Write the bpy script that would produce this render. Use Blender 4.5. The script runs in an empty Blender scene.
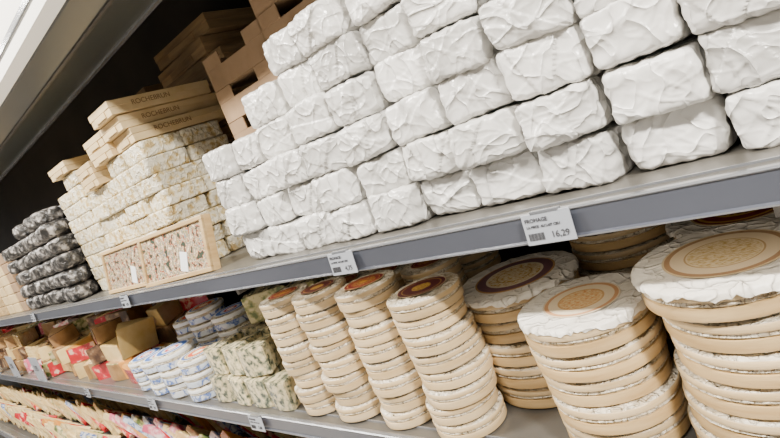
import bpy, bmesh, math, random
from mathutils import Vector, Matrix, noise, Euler
random.seed(7)
R=random.Random(11)
H0=1.45
def Z(r): return H0+r
scene=bpy.context.scene
col=scene.collection

# ---------------- materials ----------------
def new_mat(name):
    m=bpy.data.materials.new(name); m.use_nodes=True
    nt=m.node_tree; b=nt.nodes['Principled BSDF']
    return m,nt,b
def ramp(nt,stops,interp='LINEAR'):
    r=nt.nodes.new('ShaderNodeValToRGB'); cr=r.color_ramp; cr.interpolation=interp
    while len(cr.elements)>1: cr.elements.remove(cr.elements[-1])
    cr.elements[0].position=stops[0][0]; cr.elements[0].color=(*stops[0][1],1)
    for p,c in stops[1:]:
        e=cr.elements.new(p); e.color=(*c,1)
    return r
def pmat(name,stops,scale=8,rough=.6,bump=.0,bscale=40,detail=4,metal=0,coat=0,interp='LINEAR',stretch=None,crease=0,cscale=14,rnd=0,bd=.004,cd=.0032):
    m,nt,b=new_mat(name); N=nt.nodes; L=nt.links
    tc=N.new('ShaderNodeTexCoord'); oi=N.new('ShaderNodeObjectInfo')
    add=N.new('ShaderNodeVectorMath'); add.operation='ADD'
    sc=N.new('ShaderNodeVectorMath'); sc.operation='SCALE'; sc.inputs[0].default_value=(3,7,5)
    L.new(oi.outputs['Random'],sc.inputs['Scale'])
    L.new(tc.outputs['Object'],add.inputs[0]); L.new(sc.outputs[0],add.inputs[1])
    src=add.outputs[0]
    if stretch:
        mp=N.new('ShaderNodeMapping'); mp.inputs['Scale'].default_value=stretch
        L.new(src,mp.inputs[0]); src=mp.outputs[0]
    nz=N.new('ShaderNodeTexNoise'); nz.inputs['Scale'].default_value=scale; nz.inputs['Detail'].default_value=detail
    L.new(src,nz.inputs['Vector'])
    r=ramp(nt,stops,interp); L.new(nz.outputs['Fac'],r.inputs[0])
    out=r.outputs[0]
    if rnd:
        hs=N.new('ShaderNodeHueSaturation')
        mr=N.new('ShaderNodeMapRange'); mr.inputs[3].default_value=1-rnd; mr.inputs[4].default_value=1+rnd*.5
        L.new(oi.outputs['Random'],mr.inputs[0]); L.new(mr.outputs[0],hs.inputs['Value']); L.new(out,hs.inputs['Color']); out=hs.outputs[0]
    L.new(out,b.inputs['Base Color'])
    b.inputs['Roughness'].default_value=rough; b.inputs['Metallic'].default_value=metal
    b.inputs['Coat Weight'].default_value=coat; b.inputs['Coat Roughness'].default_value=.2
    last=None
    if bump:
        n2=N.new('ShaderNodeTexNoise'); n2.inputs['Scale'].default_value=bscale; n2.inputs['Detail'].default_value=5
        L.new(src,n2.inputs['Vector'])
        bp=N.new('ShaderNodeBump'); bp.inputs['Strength'].default_value=bump; bp.inputs['Distance'].default_value=bd
        L.new(n2.outputs['Fac'],bp.inputs['Height']); last=bp
    if crease:
        for cs,pw,ds in ((cscale,14,cd),(cscale*2.1,10,cd*.6)):
            n3=N.new('ShaderNodeTexNoise'); n3.inputs['Scale'].default_value=cs; n3.inputs['Detail'].default_value=.6; n3.inputs['Distortion'].default_value=.3
            L.new(src,n3.inputs['Vector'])
            a=N.new('ShaderNodeMath'); a.operation='MULTIPLY_ADD'; a.inputs[1].default_value=4; a.inputs[2].default_value=-2; L.new(n3.outputs['Fac'],a.inputs[0])
            ab=N.new('ShaderNodeMath'); ab.operation='ABSOLUTE'; L.new(a.outputs[0],ab.inputs[0])
            on=N.new('ShaderNodeMath'); on.operation='SUBTRACT'; on.inputs[0].default_value=1; on.use_clamp=True; L.new(ab.outputs[0],on.inputs[1])
            po=N.new('ShaderNodeMath'); po.operation='POWER'; po.inputs[1].default_value=pw*.5; L.new(on.outputs[0],po.inputs[0])
            bp=N.new('ShaderNodeBump'); bp.inputs['Strength'].default_value=min(1,crease); bp.inputs['Distance'].default_value=ds
            L.new(po.outputs[0],bp.inputs['Height'])
            if last: L.new(last.outputs[0],bp.inputs['Normal'])
            last=bp
    if last: L.new(last.outputs[0],b.inputs['Normal'])
    return m
def radial_mat(name,stops,spot=None,rough=.6):
    m,nt,b=new_mat(name); N=nt.nodes; L=nt.links
    tc=N.new('ShaderNodeTexCoord'); ln=N.new('ShaderNodeVectorMath'); ln.operation='LENGTH'
    L.new(tc.outputs['Object'],ln.inputs[0])
    r=ramp(nt,stops,'CONSTANT'); L.new(ln.outputs['Value'],r.inputs[0]); out=r.outputs[0]
    if spot:
        colr,lo,hi,sx=spot
        mp=N.new('ShaderNodeMapping'); mp.inputs['Scale'].default_value=(4,sx,4); L.new(tc.outputs['Object'],mp.inputs[0])
        nz=N.new('ShaderNodeTexNoise'); nz.inputs['Scale'].default_value=2.2; nz.inputs['Detail'].default_value=1; L.new(mp.outputs[0],nz.inputs['Vector'])
        g=N.new('ShaderNodeMath'); g.operation='GREATER_THAN'; g.inputs[1].default_value=.53; L.new(nz.outputs['Fac'],g.inputs[0])
        a=N.new('ShaderNodeMath'); a.operation='GREATER_THAN'; a.inputs[1].default_value=lo; L.new(ln.outputs['Value'],a.inputs[0])
        c=N.new('ShaderNodeMath'); c.operation='LESS_THAN'; c.inputs[1].default_value=hi; L.new(ln.outputs['Value'],c.inputs[0])
        m1=N.new('ShaderNodeMath'); m1.operation='MULTIPLY'; L.new(g.outputs[0],m1.inputs[0]); L.new(a.outputs[0],m1.inputs[1])
        m2=N.new('ShaderNodeMath'); m2.operation='MULTIPLY'; L.new(m1.outputs[0],m2.inputs[0]); L.new(c.outputs[0],m2.inputs[1])
        mix=N.new('ShaderNodeMix'); mix.data_type='RGBA'; mix.inputs[7].default_value=(*colr,1)
        L.new(m2.outputs[0],mix.inputs[0]); L.new(out,mix.inputs[6]); out=mix.outputs[2]
    L.new(out,b.inputs['Base Color']); b.inputs['Roughness'].default_value=rough
    return m

M={}
M['paper']=pmat('white_wax_paper',[(.3,(.63,.62,.585)),(.6,(.78,.765,.73))],6,.24,.05,70,crease=1,cscale=11,rnd=.16,coat=.35,cd=.0040)
M['cover']=pmat('white_rind_paper',[(.3,(.64,.59,.50)),(.6,(.80,.76,.68))],20,.36,.4,90,crease=1,cscale=20,cd=.0035)
M['film']=pmat('crumpled_film_paper',[(.3,(.46,.37,.23)),(.6,(.74,.67,.54))],30,.25,.6,90,crease=.9,cscale=45,rnd=.16)
M['wood']=pmat('balsa_wood',[(.3,(.46,.295,.12)),(.7,(.61,.43,.21))],9,.42,.15,60,stretch=(1,1,9),rnd=.22)
M['wood_l']=pmat('pale_balsa_wood',[(.3,(.52,.365,.18)),(.7,(.66,.505,.30))],9,.42,.15,60,stretch=(1,1,9),rnd=.22)
M['grey']=pmat('grey_print_wrap',[(.42,(.022,.021,.02)),(.54,(.09,.083,.076)),(.63,(.40,.37,.34))],32,.32,.5,50,crease=.7,cscale=20,rnd=.25)
M['mott']=pmat('mottled_cheese_wrap',[(.34,(.46,.32,.13)),(.44,(.64,.52,.28)),(.52,(.76,.70,.54))],44,.34,.4,60,crease=.8,cscale=25,rnd=.2)
M['carton']=pmat('carton_board',[(.3,(.57,.41,.20)),(.7,(.66,.50,.27))],14,.65,.1,80,rnd=.14)
M['kraft']=pmat('kraft_cardboard',[(.3,(.25,.155,.08)),(.7,(.33,.21,.115))],14,.8,.15,80,rnd=.1)
M['crate']=pmat('crate_wood',[(.3,(.28,.175,.085)),(.7,(.46,.31,.15))],6,.7,.2,60,stretch=(1,1,10),rnd=.35)
M['shelf']=pmat('shelf_grey_metal',[(.3,(.095,.088,.076)),(.7,(.135,.126,.11))],5,.34,.05,120,metal=.3)
M['under']=pmat('shelf_underside',[(.3,(.05,.046,.042)),(.7,(.07,.065,.06))],5,.5)
M['rail']=pmat('rail_slate_grey',[(.3,(.052,.057,.073)),(.7,(.068,.074,.094))],3,.28,0,coat=.35)
M['lip']=pmat('rail_light_lip',[(.3,(.22,.23,.25)),(.7,(.27,.28,.30))],3,.22,metal=.5,coat=.3)
M['dark']=pmat('case_back_dark',[(.3,(.025,.02,.016)),(.7,(.045,.036,.028))],3,.6)
M['canopy']=pmat('canopy_grey_green',[(.3,(.045,.05,.045)),(.7,(.06,.064,.058))],3,.3)
M['ink']=pmat('printed_ink',[(.3,(.03,.03,.035)),(.7,(.05,.05,.055))],3,.6)
M['inkb']=pmat('brown_ink',[(.3,(.18,.10,.04)),(.7,(.24,.13,.06))],3,.6)
M['tag']=pmat('tag_paper',[(.3,(.28,.30,.34)),(.7,(.34,.36,.40))],3,.35,coat=.3)
M['white']=pmat('tag_white',[(.3,(.78,.78,.76)),(.7,(.82,.82,.8))],3,.4)
M['blue_ch']=pmat('blue_veined_cheese',[(.37,(.06,.075,.055)),(.45,(.25,.25,.16)),(.52,(.52,.44,.25)),(.66,(.70,.60,.38))],60,.24,.3,60,coat=.6,rnd=.3)
M['rind']=pmat('brown_rind',[(.3,(.22,.11,.035)),(.7,(.40,.23,.09))],20,.45,.4,60,coat=.3)
M['parm']=pmat('pale_hard_cheese',[(.3,(.62,.41,.14)),(.7,(.76,.58,.27))],14,.3,.3,60,coat=.5,rnd=.12)
M['pale']=pmat('pale_cheese_slab',[(.35,(.60,.40,.14)),(.6,(.78,.61,.31))],16,.22,.3,60,coat=.8,rnd=.25,crease=.8,cscale=20)
M['orange']=pmat('orange_cheese',[(.3,(.60,.22,.03)),(.7,(.74,.34,.06))],14,.28,.2,60,coat=.6,rnd=.2)
M['redp']=pmat('red_print_pack',[(.46,(.46,.015,.02)),(.56,(.60,.03,.05)),(.64,(.8,.5,.35))],22,.25,coat=.7,rnd=.2)
M['pinkp']=pmat('pink_print_pack',[(.42,(.65,.12,.20)),(.52,(.78,.40,.42)),(.60,(.8,.75,.7))],24,.25,coat=.7,rnd=.2)
M['darkp']=pmat('dark_brown_pack',[(.42,(.05,.025,.015)),(.55,(.15,.08,.04)),(.66,(.4,.28,.16))],22,.35,coat=.4,rnd=.2)
M['bluep']=pmat('blue_print_pack',[(.45,(.56,.62,.70)),(.52,(.04,.11,.38)),(.6,(.66,.68,.70))],24,.26,coat=.6,rnd=.1)
M['greenp']=pmat('green_print_pack',[(.38,(.10,.14,.04)),(.48,(.36,.33,.13)),(.56,(.62,.53,.30))],40,.28,coat=.5,rnd=.2)
M['picture']=pmat('farm_scene_print',[(.30,(.03,.05,.03)),(.41,(.30,.07,.03)),(.45,(.60,.46,.26)),(.485,(.12,.17,.20)),(.52,(.48,.27,.09)),(.545,(.12,.15,.07)),(.58,(.66,.56,.38)),(.61,(.34,.10,.06)),(.64,(.70,.60,.42))],46,.4,detail=3,coat=.3,interp='CONSTANT')
M['floor']=pmat('floor_tile',[(.3,(.38,.35,.31)),(.7,(.46,.43,.39))],2,.4,.05,60)
M['ceil']=pmat('ceiling_paint',[(.3,(.6,.6,.58)),(.7,(.65,.65,.63))],2,.8)
def emis(name,c,s):
    m,nt,b=new_mat(name); b.inputs['Base Color'].default_value=(*c,1); b.inputs['Emission Color'].default_value=(*c,1); b.inputs['Emission Strength'].default_value=s
    return m
M['lamp']=emis('lamp_diffuser',(1,.96,.91),4)
M['lightbox']=emis('canopy_lightbox_panel',(.86,.83,.75),.3)  # cream fascia panel, no lamp; mild glow added to brighten it
RED=radial_mat('red_oval_label',[(0,(.42,.20,.02)),(.22,(.16,.008,.010)),(.78,(.42,.22,.04)),(.82,(.14,.008,.010)),(.95,(.50,.36,.18))],((.46,.26,.04),.26,.62,18))
REDB=radial_mat('maroon_label',[(0,(.52,.32,.05)),(.40,(.075,.008,.010)),(.78,(.40,.23,.05)),(.82,(.075,.008,.012)),(.97,(.48,.34,.19))],((.10,.015,.01),0,.40,18))
MAU=radial_mat('mauve_ring_label',[(0,(.64,.55,.38)),(.42,(.34,.18,.07)),(.45,(.64,.55,.38)),(.72,(.15,.07,.08)),(.95,(.46,.28,.11))],((.44,.25,.03),.0,.66,13))
GOLD=radial_mat('gold_ring_label',[(0,(.58,.36,.06)),(.56,(.20,.02,.015)),(.80,(.52,.30,.06)),(.88,(.18,.015,.012)),(.95,(.53,.40,.20))],((.22,.03,.018),.0,.50,13))
BEI=radial_mat('beige_label',[(0,(.66,.53,.33)),(.60,(.44,.28,.13)),(.63,(.66,.53,.35)),(.86,(.34,.20,.10)),(.96,(.60,.47,.28))],((.46,.30,.10),.0,.58,15))
FAD=radial_mat('faded_orange_label',[(0,(.66,.50,.26)),(.55,(.52,.30,.12)),(.60,(.68,.56,.38)),(.85,(.50,.26,.12)),(.95,(.64,.54,.38))],((.55,.22,.06),.0,.55,15))
BLU=radial_mat('blue_round_label',[(0,(.70,.70,.68)),(.25,(.50,.04,.03)),(.42,(.70,.70,.68)),(.62,(.04,.12,.40)),(.9,(.66,.68,.7))],((.1,.2,.45),.42,.62,14))
ORA=radial_mat('orange_round_label',[(0,(.72,.65,.45)),(.3,(.55,.06,.015)),(.55,(.72,.60,.30)),(.75,(.08,.13,.32)),(.92,(.72,.7,.6))],((.2,.05,.05),.55,.75,14))

# ---------------- helpers ----------------
def empty(name,loc=(0,0,0)):
    e=bpy.data.objects.new(name,None); e.location=loc; e.empty_display_size=.05; col.objects.link(e); return e
def obj(name,me,parent=None,loc=(0,0,0),rot=(0,0,0),scale=(1,1,1)):
    o=bpy.data.objects.new(name,me); o.location=loc; o.rotation_euler=rot; o.scale=scale
    col.objects.link(o)
    if parent: o.parent=parent
    return o
def mesh(name,verts,faces,mats,idx=None,smooth=False):
    me=bpy.data.meshes.new(name); me.from_pydata(verts,[],faces)
    for m in mats: me.materials.append(m)
    if idx: me.polygons.foreach_set('material_index',idx)
    if smooth: me.polygons.foreach_set('use_smooth',[True]*len(me.polygons))
    me.update(); return me
def boxmesh(name,w,d,h,mats,bev=.002,seg=2,base=True,taper=0):
    bm=bmesh.new(); bmesh.ops.create_cube(bm,size=1)
    for v in bm.verts:
        t=1-taper if v.co.z>0 else 1
        v.co=Vector((v.co.x*w*t,v.co.y*d*t,v.co.z*h+(h/2 if base else 0)))
    if bev: bmesh.ops.bevel(bm,geom=bm.edges[:],offset=bev,segments=seg,affect='EDGES',profile=.5)
    me=bpy.data.meshes.new(name); bm.to_mesh(me); bm.free()
    for m in mats: me.materials.append(m)
    return me
def extrude_x(name,prof,x0,x1,mats,idx=None):
    n=len(prof); vs=[(x0,y,z) for y,z in prof]+[(x1,y,z) for y,z in prof]
    fs=[(i,(i+1)%n,n+(i+1)%n,n+i) for i in range(n)]+[tuple(range(n))[::-1],tuple(range(n,2*n))]
    me=mesh(name,vs,fs,mats,(idx+[idx[0],idx[0]]) if idx else None)
    bm=bmesh.new(); bm.from_mesh(me); bmesh.ops.recalc_face_normals(bm,faces=bm.faces[:]); bm.to_mesh(me); bm.free()
    return me
def text(name,body,size,mat,parent,loc,rot,align='CENTER',ext=.0003):
    c=bpy.data.curves.new(name,'FONT'); c.body=body; c.size=size; c.align_x=align; c.align_y='CENTER'; c.extrude=ext
    c.materials.append(mat)
    return obj(name,c,parent,loc,rot)

def ridge(v,p):
    return max(0,1-abs(noise.noise(v))*2.2)**p
def wrapped(name,w,d,h,seed,mats,k=5.5,amp=1.0,cuts=24,np=9,pa=1.0):
    rr=random.Random(seed); off=Vector((rr.uniform(-50,50),rr.uniform(-50,50),rr.uniform(-50,50)))
    bm=bmesh.new(); bmesh.ops.create_cube(bm,size=2)
    bmesh.ops.subdivide_edges(bm,edges=bm.edges[:],cuts=cuts,use_grid_fill=True)
    fl=rr.choice([0,1,2,3,4]); sl=rr.uniform(.4,1.1); c0=rr.uniform(-.4,.4)
    shear=rr.uniform(-.08,.08); tap=rr.uniform(-.06,.06); fx=rr.choice([-1,1]); fz=rr.choice([-1,1]); tp=rr.uniform(-.06,.06)
    pl=[]
    for _ in range(np):
        nrm=Vector((rr.gauss(0,1),rr.gauss(0,1),rr.gauss(0,1))).normalized(); pl.append((nrm,rr.uniform(-1,1),rr.uniform(.014,.038)*pa,rr.choice([-1,1])))
    for v in bm.verts:
        p=v.co.copy()
        n=(abs(p.x)**k+abs(p.y)**k+abs(p.z)**k)**(1/k)
        q=p/n
        dr=q.normalized()
        s=Vector((q.x*1.25,q.y*1.25,q.z*.85))
        s2=s+noise.noise_vector(s*1.0+off)*.2
        a=noise.noise(s*1.0+off)*.07+noise.noise(s*2.1+off)*.025
        a+=.022*ridge(s2*1.0+off,8)+.014*ridge(s2*2.1-off,7)
        for nrm,c,am,sg in pl:
            t=(s2.dot(nrm)-c)*sg
            a+=am*(math.exp(-t*6) if t>0 else math.exp(t*40))
        cu,cv=(q.x if abs(q.y)>abs(q.x) else q.y),q.z
        ang=math.atan2(cv-fz,cu-fx)
        rad=math.hypot(cv-fz,cu-fx)
        a+=.034*max(0,math.cos(ang*13+off.x+noise.noise(s+off)*2))**4*min(1,rad)*max(0,1-rad*.42)
        if q.y<-.6 or q.x>.6:
            u=q.x if q.y<-.6 else q.y
            if fl==0: f=abs(u-c0)-(.75-sl*(q.z+1)*.4)
            elif fl==1: f=abs(u-c0)-(.15+sl*(q.z+1)*.35)
            elif fl==2: f=(u-c0)+q.z*sl
            elif fl==3: f=(u-c0)-q.z*sl
            else: f=q.z+.1+u*.25
            a+=.040*(1 if f<0 else math.exp(-f*5)*-.35)
        a+=.022*math.sin(q.x*15+off.x+3*q.z)*abs(q.z)**6
        a+=.02*math.sin(q.z*9+off.y+2*q.y)*abs(q.x)**8
        q=q+dr*(a-.03*pa)*amp
        q.x+=shear*q.z; q.x*=1+tap*q.z
        zz=(q.z+1)*h/2
        if q.z>0: zz+=tp*q.x*h*.4*q.z
        v.co=Vector((q.x*w/2,q.y*d/2,zz))
    me=bpy.data.meshes.new(name); bm.to_mesh(me); bm.free()
    for m in mats: me.materials.append(m)
    me.polygons.foreach_set('use_smooth',[True]*len(me.polygons)); me.update()
    return me

def wheel(name,r,h,seed,mats,puff=.0,seg=96):
    rr=random.Random(seed); off=Vector((rr.uniform(-50,50),)*3)
    P=[(0,.02,1),(.6,.02,1),(.90,.02,1),(.945,.05,1),(.955,.10,1),(.955,.12,0),(.998,.12,0),(1.003,.18,0),(1.003,.4,0),(.998,.50,0),(.965,.51,0),
       (.97,.54,1),(.985+puff,.60,1),(.975,.67,1),(.965,.71,1),(.958,.72,2),(1.012,.72,2),(1.018,.77,2),(1.018,.92,2),(1.005,.96,2),(.985,.96,1),(.95,.985,1),(.85,1.0,1),(.6,.99,1),(.3,.985,1)]
    vs=[];fs=[];idx=[]
    for (a,b,m) in P:
        for j in range(seg):
            t=2*math.pi*j/seg; rad=a*r; z=b*h
            c=Vector((math.cos(t),math.sin(t),0))
            if m==1 and a>.5:
                k=noise.noise(c*7+off+Vector((0,0,b*6)))
                k2=abs(noise.noise(c*19+off+Vector((0,0,b*3))))
                rad+=r*(.03*k+.03*k2)*(1 if .5<b<.8 else .4); z+=h*(.07*k+.05*k2)*(1 if b>.5 else 0)
            else: rad+=r*.008*noise.noise(c*1.5+off); z+=h*.05*noise.noise(c*1.2-off)
            vs.append((rad*c.x,rad*c.y,z))
    n=len(P)
    for i in range(n-1):
        for j in range(seg):
            fs.append((i*seg+j,i*seg+(j+1)%seg,(i+1)*seg+(j+1)%seg,(i+1)*seg+j)); idx.append(P[i+1][2] if P[i][2]!=P[i+1][2] else P[i][2])
    vs.append((0,0,.985*h)); c=len(vs)-1
    for j in range(seg): fs.append(((n-1)*seg+j,(n-1)*seg+(j+1)%seg,c)); idx.append(1)
    me=mesh(name,vs,fs,mats,idx,True)
    me.set_sharp_from_angle(angle=math.radians(50))
    return me

def cover(name,r,h,seed,mat,seg=128):
    rr=random.Random(seed); off=Vector((rr.uniform(-50,50),)*3)
    rings=[(0,0),(.35,0),(.6,0),(.7,0),(.8,0),(.87,0),(.93,-.0),(.99,-.02),(1.022,-.10),(1.03,-.28)]
    vs=[];fs=[]
    for i,(a,b) in enumerate(rings):
        for j in range(seg):
            t=2*math.pi*j/seg; c=Vector((math.cos(t),math.sin(t),0))
            k=noise.noise(c*5+off); k2=noise.noise(c*16+off+Vector((0,0,a*2)))
            rad=a*r*(1+(.014*k+.010*k2)*(a>.95)); z=b*h
            z+=h*.03*noise.noise(c*a*5+off)*(a>.3)+h*.03*noise.noise(c*a*14+off)
            if a>.68: z+=h*.05*abs(noise.noise(c*a*9-off))
            if b<-.05: z+=b*h*(.8*k+.6*k2)
            vs.append((rad*c.x,rad*c.y,z))
    for i in range(len(rings)-1):
        for j in range(seg):
            fs.append((i*seg+j,i*seg+(j+1)%seg,(i+1)*seg+(j+1)%seg,(i+1)*seg+j)[::-1])
    return mesh(name,vs,fs,[mat],None,True)

def disc(name,mat,seg=64):
    vs=[];fs=[]
    for k,(a,z) in enumerate([(1,-.02),(1,0),(.5,.0),(.02,.0)]):
        for j in range(seg):
            t=2*math.pi*j/seg; vs.append((a*math.cos(t),a*math.sin(t),z))
    for i in range(3):
        for j in range(seg):
            fs.append((i*seg+j,i*seg+(j+1)%seg,(i+1)*seg+(j+1)%seg,(i+1)*seg+j))
    fs.append(tuple(range(3*seg,4*seg)))
    return mesh(name,vs,fs,[mat])

def wedge(name,L,ang,h,mats,seed=0,n=10,flatidx=None):
    rr=random.Random(seed); off=Vector((rr.uniform(-9,9),)*3)
    a=math.radians(ang); base=[(0,0)]+[(L*math.cos(-a/2+a*i/n),L*math.sin(-a/2+a*i/n)) for i in range(n+1)]
    cx=L*.6
    base=[(x-cx,y) for x,y in base]
    m=len(base); vs=[(x,y,0) for x,y in base]+[(x,y,h) for x,y in base]
    fs=[tuple(range(m))[::-1],tuple(range(m,2*m))]; idx=[1,1] if flatidx is None else [flatidx]*2
    for i in range(m):
        fs.append((i,(i+1)%m,m+(i+1)%m,m+i)); idx.append(0 if i in(0,m-1) else 1)
    me=mesh(name,vs,fs,mats,idx)
    bm=bmesh.new(); bm.from_mesh(me)
    es=[e for e in bm.edges if len(e.link_faces)==2 and e.calc_face_angle(0)>.5]
    bmesh.ops.bevel(bm,geom=es,offset=.003,segments=2,affect='EDGES')
    for v in bm.verts: v.co+=Vector((1,1,1))*.002*noise.noise(v.co*30+off)
    bm.to_mesh(me); bm.free(); me.polygons.foreach_set('use_smooth',[True]*len(me.polygons))
    me.set_sharp_from_angle(angle=math.radians(35))
    return me

# ---------------- room ----------------
X0,X1=-9.0,1.3
obj('floor',boxmesh('floor_m',14,9,.1,[M['floor']],0),None,(-4,-2,-.1))
obj('ceiling',boxmesh('ceil_m',14,9,.1,[M['ceil']],0),None,(-4,-2,3.5))
obj('wall_back',boxmesh('wb',14,.1,3.5,[M['dark']],0),None,(-4,1.56,0))
for i in range(5):
    e=empty('ceiling_light' ,(-6.2+i*2.0,-.60,3.46))
    obj('housing',boxmesh('hous',1.3,.34,.04,[M['white']],.004),e,(0,0,-.0))
    obj('diffuser',boxmesh('dif',1.2,.26,.01,[M['lamp']],.002),e,(0,0,-.012))
    l=bpy.data.lights.new('tube','AREA'); l.shape='RECTANGLE'; l.size=.8; l.size_y=.16; l.energy=[140,150,210,75,370][i]; l.color=(1,.945,.865)
    obj('tube',l,e,(0,0,-.03),(math.radians(14),0,0))

# ---------------- shelves ----------------
D=.65
def shelf(name,zt,yf,yb=1.5):
    e=empty(name)
    obj('deck',extrude_x('deck',[(yf+.012,zt),(yb,zt),(yb,zt-.022),(yf+.03,zt-.022)],X0,X1,[M['shelf'],M['under']],[0,0,1,1]),e)
    pr=[(yf+.012,zt+.003),(yf+.006,zt+.005),(yf-.002,zt+.005),(yf-.005,zt+.003),(yf-.003,zt+.001),(yf-.003,zt-.032),(yf-.007,zt-.034),(yf-.007,zt-.036),(yf+.002,zt-.039),(yf+.03,zt-.030)]
    ix=[1,1,1,1,0,0,1,0,2,2]
    obj('price_rail',extrude_x('rail',pr,X0,X1,[M['rail'],M['lip'],M['under']],ix),e)
    obj('guard',extrude_x('guard',[(yf+.040,zt),(yf+.040,zt+.003),(yf+.043,zt+.003),(yf+.043,zt)],X0,X1,[M['lip']]),e)
    for i in range(9):
        x=X1-.2-i*1.25
        obj('bracket',boxmesh('br',.012,yb-yf-.08,.05,[M['under']],.001),e,(x,(yf+yb)/2+.03,zt-.075))
    return e
UZ=Z(-.175); LZ=Z(-.585); BZ=Z(-.97)
shelf('cheese_shelf',UZ,D)
shelf('cheese_shelf',LZ,D)
shelf('cheese_shelf',BZ,.50)
obj('case_plinth',boxmesh('pl',X1-X0,.9,BZ-.09,[M['under']],.01),None,((X0+X1)/2,1.02,0))
# canopy
e=empty('case_canopy')
obj('canopy_box',extrude_x('can',[(.63,Z(.575)),(.63,Z(.60)),(.72,Z(.80)),(.88,Z(.80)),(.85,Z(.556)),(.70,Z(.552))],X0,X1,[M['canopy']]),e)
obj('canopy_edge_trim',extrude_x('cet',[(.842,Z(.549)),(.842,Z(.556)),(.857,Z(.560)),(.857,Z(.549))],X0,X1,[M['lip']]),e)
obj('canopy_seam_trim',extrude_x('cst',[(.70,Z(.547)),(.70,Z(.555)),(.712,Z(.555)),(.712,Z(.547))],X0,X1,[M['under']]),e)
obj('canopy_lightbox',extrude_x('fas',[(.625,Z(.578)),(.60,Z(.60)),(.60,Z(.86)),(.63,Z(.86)),(.64,Z(.60))],X0,X1,[M['lightbox']]),e)  # plain cream fascia whose glow is added
obj('fascia_strip',extrude_x('fs',[(.594,Z(.64)),(.594,Z(.655)),(.60,Z(.655)),(.60,Z(.64))],X0,X1,[M['lip']]),e)
obj('top_deck',extrude_x('td',[(.63,Z(1.05)),(1.5,Z(1.05)),(1.5,Z(1.0)),(.63,Z(.86))],X0,X1,[M['dark']]),e)

# price tags
def tag(x,z,yf,price,w=.072,h=.043,name='price_tag'):
    e=empty(name,(x,yf-.013,z)); e.rotation_euler=(math.radians(-6),0,0)
    obj('plate',boxmesh('plate',w,.002,h,[M['tag']],.0008,base=False),e)
    obj('clip',boxmesh('clip',w*.6,.008,.006,[M['lip']],.001,base=False),e,(0,.003,h/2))
    rx=(math.radians(90),0,0)
    text('name_line','FROMAGE',.0075,M['ink'],e,(-w*.2,-.0016,h*.28),rx)
    text('sub_line','LA PIECE  AU LAIT CRU',.0048,M['ink'],e,(-w*.08,-.0016,h*.08),rx)
    text('price',price,.012,M['ink'],e,(w*.22,-.0016,-h*.24),rx)
    for i in range(14):
        obj('bar',boxmesh('bar',.0006+.0006*(i%3==0),.0006,.010,[M['ink']],0,base=False),e,(-w*.42+i*.0017,-.0014,-h*.24))
tag(-.386,UZ-.014,D,'16,29'); tag(-.82,UZ-.014,D,'4,75'); tag(-1.98,UZ-.014,D,'6,20'); tag(-3.3,UZ-.014,D,'3,90')
tag(-2.2,LZ-.015,D,'2,85'); tag(-3.0,LZ-.015,D,'5,10'); tag(-1.45,LZ-.015,D,'7,40')

# ---------------- white wrapped packages ----------------
PV=[wrapped('wrap%d'%i,.1195,.122,.0745,i*3+1,[M['paper']],k=9,cuts=46) for i in range(16)]
e=empty('paper_wrapped_cheese_stack')
pitch=.1255
heights=[8,8,8,8,8,8,7,6,6,5,4,4]
for k,hn in enumerate(heights):
    xc=.122-pitch*k
    rows=3 if k<6 else 1
    cy=R.uniform(-.012,.012); lean=R.uniform(-.0015,.0015)
    for dpt in range(rows):
        for r in range(hn):
            me=PV[R.randrange(16)]
            o=obj('package',me,e,(xc+lean*r+R.uniform(-.004,.004),.800+cy+dpt*.13+R.uniform(-.012,.012),UZ+r*.0735),(R.uniform(-.05,.05),R.uniform(-.05,.05),R.uniform(-.12,.12)),(R.uniform(.95,1.03),R.uniform(.95,1.02),R.uniform(.96,1.04)))
            if R.random()<.5: o.rotation_euler.z+=math.pi

# ---------------- cardboard trays ----------------
def tray(name,w,d,h,mat,notch=.5,t=.004):
    bm=bmesh.new()
    def bx(cx,cy,cz,sx,sy,sz):
        r=bmesh.ops.create_cube(bm,size=1)
        for v in r['verts']: v.co=Vector((v.co.x*sx+cx,v.co.y*sy+cy,v.co.z*sz+cz))
    bx(0,0,t/2,w,d,t)
    hl=h*notch
    for s in(-1,1):
        bx(0,s*(d/2-t/2),hl/2,w,t,hl); bx(s*(w/2-t/2),0,hl/2,t,d,hl)
        for q in(-1,1):
            bx(q*(w/2-w*.14),s*(d/2-t/2),(h+hl)/2,w*.28,t,h-hl)
            bx(s*(w/2-t/2),q*(d/2-d*.16),(h+hl)/2,t,d*.32,h-hl)
    bmesh.ops.bevel(bm,geom=bm.edges[:],offset=.0008,segments=1,affect='EDGES')
    me=bpy.data.meshes.new(name); bm.to_mesh(me); bm.free(); me.materials.append(mat); return me
tr=tray('tray',.29,.25,.092,M['kraft'],.62)
fill=boxmesh('fillm',.27,.23,.05,[M['crate']],.004)
e=empty('cardboard_tray_stack')
for cx,n in((-1.275,6),(-.97,7)):
    for r in range(n):
        dx=R.uniform(-.008,.008)
        obj('tray',tr,e,(cx+dx,1.04,UZ+r*.0925),(0,0,R.uniform(-.02,.02)))
        obj('contents',fill,e,(cx+dx,1.04,UZ+r*.0925+.006))
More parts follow.
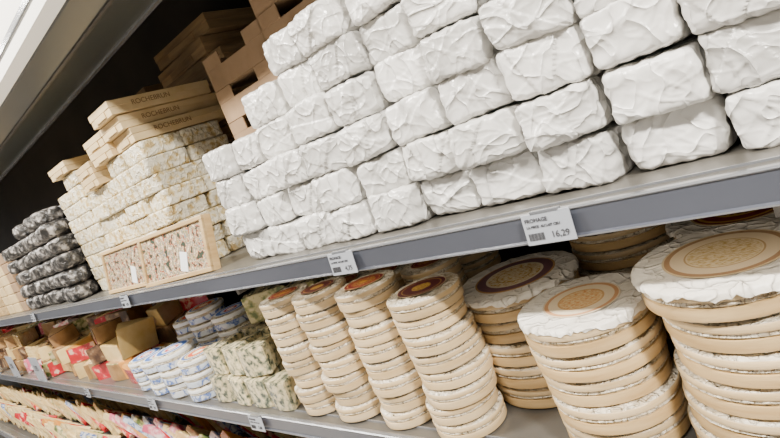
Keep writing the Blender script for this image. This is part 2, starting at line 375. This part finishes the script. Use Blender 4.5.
# ---------------- cartons + mottled bricks ----------------
BV=[wrapped('brick%d'%i,.155,.15,.0555,100+i,[M['mott']],k=16,amp=.35,cuts=18) for i in range(5)]
e=empty('mottled_cheese_block_stack')
for ix in range(4):
    xc=-1.83-ix*.157
    for iy in range(2):
        for r in range([8,8,7,7][ix]):
            obj('block',BV[R.randrange(5)],e,(xc+R.uniform(-.012,.012),.875+iy*.153+R.uniform(-.012,.012),UZ+r*.0555),(0,0,R.uniform(-.06,.06)))
for ix in range(2):
    for iy in range(2):
        for r in range(9-ix):
            obj('block',BV[R.randrange(5)],e,(-2.475-ix*.157+R.uniform(-.01,.01),.875+iy*.153,UZ+r*.0555),(0,0,R.uniform(-.05,.05)))
def carton(parent,x,y,z,w,d,h,rot,label=None,m='carton'):
    c=empty('carton',(x,y,z)); c.parent=parent; c.rotation_euler=(0,0,rot)
    obj('base_tray',boxmesh('cb',w,d,h*.97,[M[m]],.0015),c)
    obj('lid',boxmesh('cl',w+.004,d+.004,h*.45,[M[m]],.0012),c,(0,0,h*.53))
    obj('tuck_flap',boxmesh('cf',w*.5,.003,h*.4,[M[m]],.0008),c,(0,-d/2-.002,h*.1))
    if label: text('print',label,h*.5,M['inkb'],c,(w/2+.0028,-.04,h*.52),(math.radians(90),0,math.radians(90)))
e=empty('cheese_carton_stack')
z=UZ+8*.0555+.004
for i in range(3):
    carton(e,-1.845-.014*(i%2),.965+.02*(1-i),z+i*.047,.17,.36,.045,R.uniform(-.04,.05),'ROCHEBRUN')
for i in range(2):
    carton(e,-2.03-.01*i,.965,z+i*.047,.17,.36,.045,R.uniform(-.04,.05))
for i in range(2):
    carton(e,-2.22-.01*i,.965,z-.0555+i*.047,.17,.36,.045,R.uniform(-.04,.05))
carton(e,-2.50,.95,UZ+9*.0555+.004,.20,.33,.045,.03)
for r in range(13):
    carton(e,-1.95+R.uniform(-.03,.03),1.31,UZ+r*.062,.42,.24,.06,R.uniform(-.05,.05),None,'crate')
for r in range(12):
    carton(e,-2.5+R.uniform(-.03,.03),1.31,UZ+r*.062,.42,.24,.06,R.uniform(-.05,.05),None,'crate')
def pack(x,y,z,w,h,rot):
    e=empty('picture_cheese_box',(x,y,z)); e.rotation_euler=rot
    obj('tray_back',boxmesh('pb',w,.024,h,[M['wood']],.002),e,(0,.012,0))
    t=.014
    for s,nm in((0,'frame_bottom'),(h-t,'frame_top')): obj(nm,boxmesh(nm,w,.010,t,[M['wood']],.002),e,(0,-.004,s))
    for s in(-1,1): obj('frame_side',boxmesh('fsd',t,.010,h-2*t,[M['wood']],.002),e,(s*(w/2-t/2),-.004,t))
    obj('print',boxmesh('pp',w-2*t,.002,h-2*t,[M['picture']],0),e,(0,-.001,t))
    obj('white_sticker',boxmesh('ws',w*.10,.002,h*.36,[M['white']],.0005),e,(w*.12,-.003,h*.12),(0,.2,0))
pack(-2.13,.725,UZ+.001,.42,.165,(math.radians(-12),0,.02))
pack(-1.70,.715,UZ+.001,.40,.165,(math.radians(-14),0,.10))

# grey rolls
GV=[wrapped('grey%d'%i,.125,.124,.074,200+i,[M['grey']],k=3.6,amp=.8,cuts=20) for i in range(5)]
e=empty('grey_wrapped_cheese_stack')
for ix in range(8):
    for r in range([5,6,6,5,6,5,5,5][ix]):
        for iy in range(2):
            obj('package',GV[R.randrange(5)],e,(-2.80-ix*.128+R.uniform(-.012,.012),(.79 if ix else .76)+iy*.128+R.uniform(-.012,.012),UZ+r*.0735),(0,0,R.uniform(-.2,.2)))
e=empty('assorted_cheese_box_stack')
for ix in range(22):
    x=-3.95-ix*.2
    mt=R.choice(['wood_l','mott','carton','mott','wood','kraft'])
    me=boxmesh('abox',.17,.2,.06,[M[mt]],.006,3)
    for r in range(R.choice([4,5,6])):
        obj('box',me,e,(x+R.uniform(-.008,.008),.85,UZ+r*.061),(0,0,R.uniform(-.05,.05)))

# ---------------- round wheel stacks on lower shelf ----------------
L_red=disc('lab_red',RED); L_redb=disc('lab_redb',REDB); L_mau=disc('lab_m',MAU); L_gold=disc('lab_g',GOLD); L_bei=disc('lab_b',BEI); L_blu=disc('lab_blu',BLU); L_ora=disc('lab_o',ORA); L_fad=disc('lab_f',FAD)
def wstack(name,x,y,top,n,r,lab,lr,mats,puff,twist=.3,cov=False,base=LZ,jit=.006,topoff=(0,0),oval=1):
    e=empty(name,(x,y,base)); h=(Z(top)-base)/n
    vr=[wheel('wheel_m',r,h*.985,R.randrange(999),mats,puff) for _ in range(3)]
    for i in range(n):
        dx,dy=R.uniform(-jit,jit),R.uniform(-jit,jit)
        if i==n-1: dx,dy=topoff
        s=R.uniform(.95,1.0)
        obj('wheel',vr[i%3],e,(dx,dy,i*h),(R.uniform(-.022,.022),R.uniform(-.022,.022),R.uniform(0,6.28)) if i<n-1 else (0,0,0),(s,s,1))
    zt=n*h
    if cov:
        obj('paper_cover',cover('cov',r,h*.7,R.randrange(999),M['cover']),e,(dx,dy,zt+.0025)); zt+=.0012
    s=lr*r
    obj('label',lab,e,(dx,dy,zt+.0028),(0,0,twist),(s,s*oval,.03))
    return e
sm=[M['wood_l'],M['film'],M['wood_l']]
lg=[M['wood'],M['film'],M['wood_l']]
wstack('camembert_wheel_stack',-1.225,.74,-.272,8,.068,L_red,.64,sm,.01,oval=.8)
wstack('camembert_wheel_stack',-1.075,.74,-.268,8,.070,L_redb,.64,sm,.01,oval=.8)
wstack('camembert_wheel_stack',-.910,.74,-.270,8,.071,L_red,.68,sm,.01,oval=.8)
wstack('camembert_wheel_stack',-.745,.732,-.293,8,.073,L_redb,.70,sm,.01,oval=.85)
wstack('brie_wheel_stack',-.645,.895,-.352,5,.120,L_mau,.68,lg,.01,cov=True,jit=.008,topoff=(0,-.008))
wstack('brie_wheel_stack',-.452,.765,-.358,5,.103,L_fad,.60,lg,.01,cov=True,jit=.008)
wstack('brie_wheel_stack',-.222,.790,-.312,6,.117,L_bei,.66,lg,.01,cov=True,jit=.009,topoff=(-.015,-.01))
wstack('brie_wheel_stack',-.270,1.035,-.335,6,.116,L_gold,.66,lg,.01,cov=True,jit=.006)
wstack('brie_wheel_stack',-.515,1.13,-.335,6,.115,L_gold,.55,lg,.01)
wstack('brie_wheel_stack',.035,.80,-.33,6,.122,L_mau,.6,lg,.01,cov=True)
wstack('brie_wheel_stack',.0,1.07,-.33,6,.12,L_gold,.6,lg,.01,cov=True)
for i,x in enumerate((-.87,-1.03,-1.19)):
    wstack('camembert_wheel_stack',x,.905,-.30-.01*i,7,.071,L_red,.6,sm,.01)
    wstack('camembert_wheel_stack',x-.02,1.075,-.32,7,.071,L_red,.6,sm,.01)

# blue cheese wedges
WB=[wedge('bw%d'%i,.135,50,.085,[M['blue_ch'],M['blue_ch']],i) for i in range(4)]
e=empty('blue_cheese_wedge_pile')
for ix in range(4):
    for r in range(2 if ix else 1):
        for iy in range(3):
            obj('wedge',WB[R.randrange(4)],e,(-1.37-ix*.112+R.uniform(-.004,.004),.735+iy*.135+r*.02,LZ+r*.088),(0,R.uniform(-.04,.04),math.radians(-90)+R.uniform(-.2,.2)))
WG=[wedge('gw%d'%i,.15,48,.09,[M['greenp'],M['blue_ch']],i) for i in range(3)]
e=empty('herb_cheese_wedge_pile')
for ix in range(2):
    for iy in range(2):
        obj('wedge',WG[(ix+iy)%3],e,(-1.42-ix*.17,.90+iy*.17,LZ+.190),(R.uniform(-.1,.1),R.uniform(-.08,.08),1.2+ix*2.2+iy))
fm=[M['bluep'],M['film'],M['white']]
for x,y,t,n,l in((-1.87,.74,-.44,3,L_ora),(-1.89,.92,-.37,4,L_blu),(-2.04,.73,-.42,3,L_blu),(-2.06,.91,-.34,5,L_ora),(-2.21,.74,-.45,3,L_blu),(-2.24,.92,-.38,4,L_ora),(-2.38,.75,-.46,3,L_blu)):
    wstack('round_soft_cheese_stack',x,y,t,n,.075,l,.82,fm,.01,jit=.006)
specs=[('parm','rind'),('darkp','rind'),('parm','rind'),('orange','redp'),('darkp','darkp'),('pale','rind'),('redp','redp'),('greenp','rind'),('pinkp','pinkp'),('darkp','rind')]
WH=[wedge('hw%d'%i,.19,46,.085,[M[a],M[b]],i+20,flatidx=(0 if i in(0,3,5) else 1)) for i,(a,b) in enumerate(specs)]
e=empty('hard_cheese_wedge_pile')
for ix in range(44):
    x=-2.58-ix*.125
    for iy in range(3):
        hh=R.choice([1,2,2,3]) if iy<1 else R.choice([2,3,3])
        for r in range(hh):
            if ix<2 and iy==0 and r>0: continue
            obj('wedge',WH[R.randrange(10)],e,(x+R.uniform(-.03,.03),.80+iy*.17,LZ+r*.086),(R.uniform(-.12,.12),R.uniform(-.12,.12),R.uniform(0,6.28)))
e=empty('parmesan_wedge')
obj('wedge',wedge('pw',.22,44,.13,[M['parm'],M['rind']],77,flatidx=0),e,(-2.62,.79,LZ+.115),(.18,.08,2.4))
for i,x in enumerate((-3.9,-4.6,-5.3)):
    e=empty('shelf_sign_card',(x,.655,LZ+.003)); 
    obj('card',boxmesh('cd',.20,.004,.15,[M['tag']],.001),e)
    obj('foot',boxmesh('cdf',.10,.03,.006,[M['lip']],.001),e,(0,.012,0))
    text('price','3,95',.05,M['ink'],e,(0,-.004,.08),(math.radians(90),0,0))
SL=[]
for i,mt in enumerate(['pale','parm','pale','pale','redp','orange','bluep','greenp','pinkp']):
    SL.append(wedge('slab%d'%i,.26,34,.035,[M[mt],M['rind'] if i in(1,2) else M[mt]],i+50,flatidx=0))
e=empty('sliced_cheese_pack_row')
for ix in range(110):
    x=.9-ix*.068
    for iy in range(5):
        k=R.choice([0,1,2,3,0,2]) if R.random()<.78 else R.choice([4,5,6,7,8])
        if 38<ix<58 and R.random()<.65: k=R.choice([4,8,6,5,7,6,4])
        obj('pack',SL[k],e,(x,.60+iy*.17,BZ+.085),(0,math.radians(38)+R.uniform(-.15,.15),R.uniform(-.2,.2)+math.radians(28)))

# ---------------- invented strip lights under shelves, added to brighten the goods ----------------
for zz,yy,en in((UZ,.70,1.1),(LZ,.66,1.8)):
    e=empty('shelf_led_strip')
    obj('diffuser',boxmesh('ls',X1-X0-.2,.018,.006,[M['white']],.001),e,((X0+X1)/2,yy+.01,zz-.030))  # made-up bar to go with the added fill lights
    for i in range(5):
        l=bpy.data.lights.new('led','AREA'); l.shape='RECTANGLE'; l.size=1.9; l.size_y=.02; l.energy=en; l.color=(1,.88,.72)
        obj('led',l,e,(.3-i*2.0,yy,zz-.034),(math.radians(10),0,0))

# world
w=bpy.data.worlds.new('store_ambient'); scene.world=w; w.use_nodes=True
w.node_tree.nodes['Background'].inputs[0].default_value=(1,.95,.88,1); w.node_tree.nodes['Background'].inputs[1].default_value=.30

# ---------------- camera ----------------
cam=bpy.data.cameras.new('camera'); cam.sensor_width=36; cam.lens=36*563/780; cam.clip_start=.02
co=bpy.data.objects.new('camera',cam); col.objects.link(co)
Xc=Vector((.683,.1655,.711)).normalized(); Zc=Vector((-.3678,.9194,.1388)); Zc=(Zc-Xc*Zc.dot(Xc)).normalized(); Yc=Zc.cross(Xc)
m=Matrix((Xc,Yc,Zc)).to_4x4(); m.translation=(0,0,H0)
co.matrix_world=m; scene.camera=co
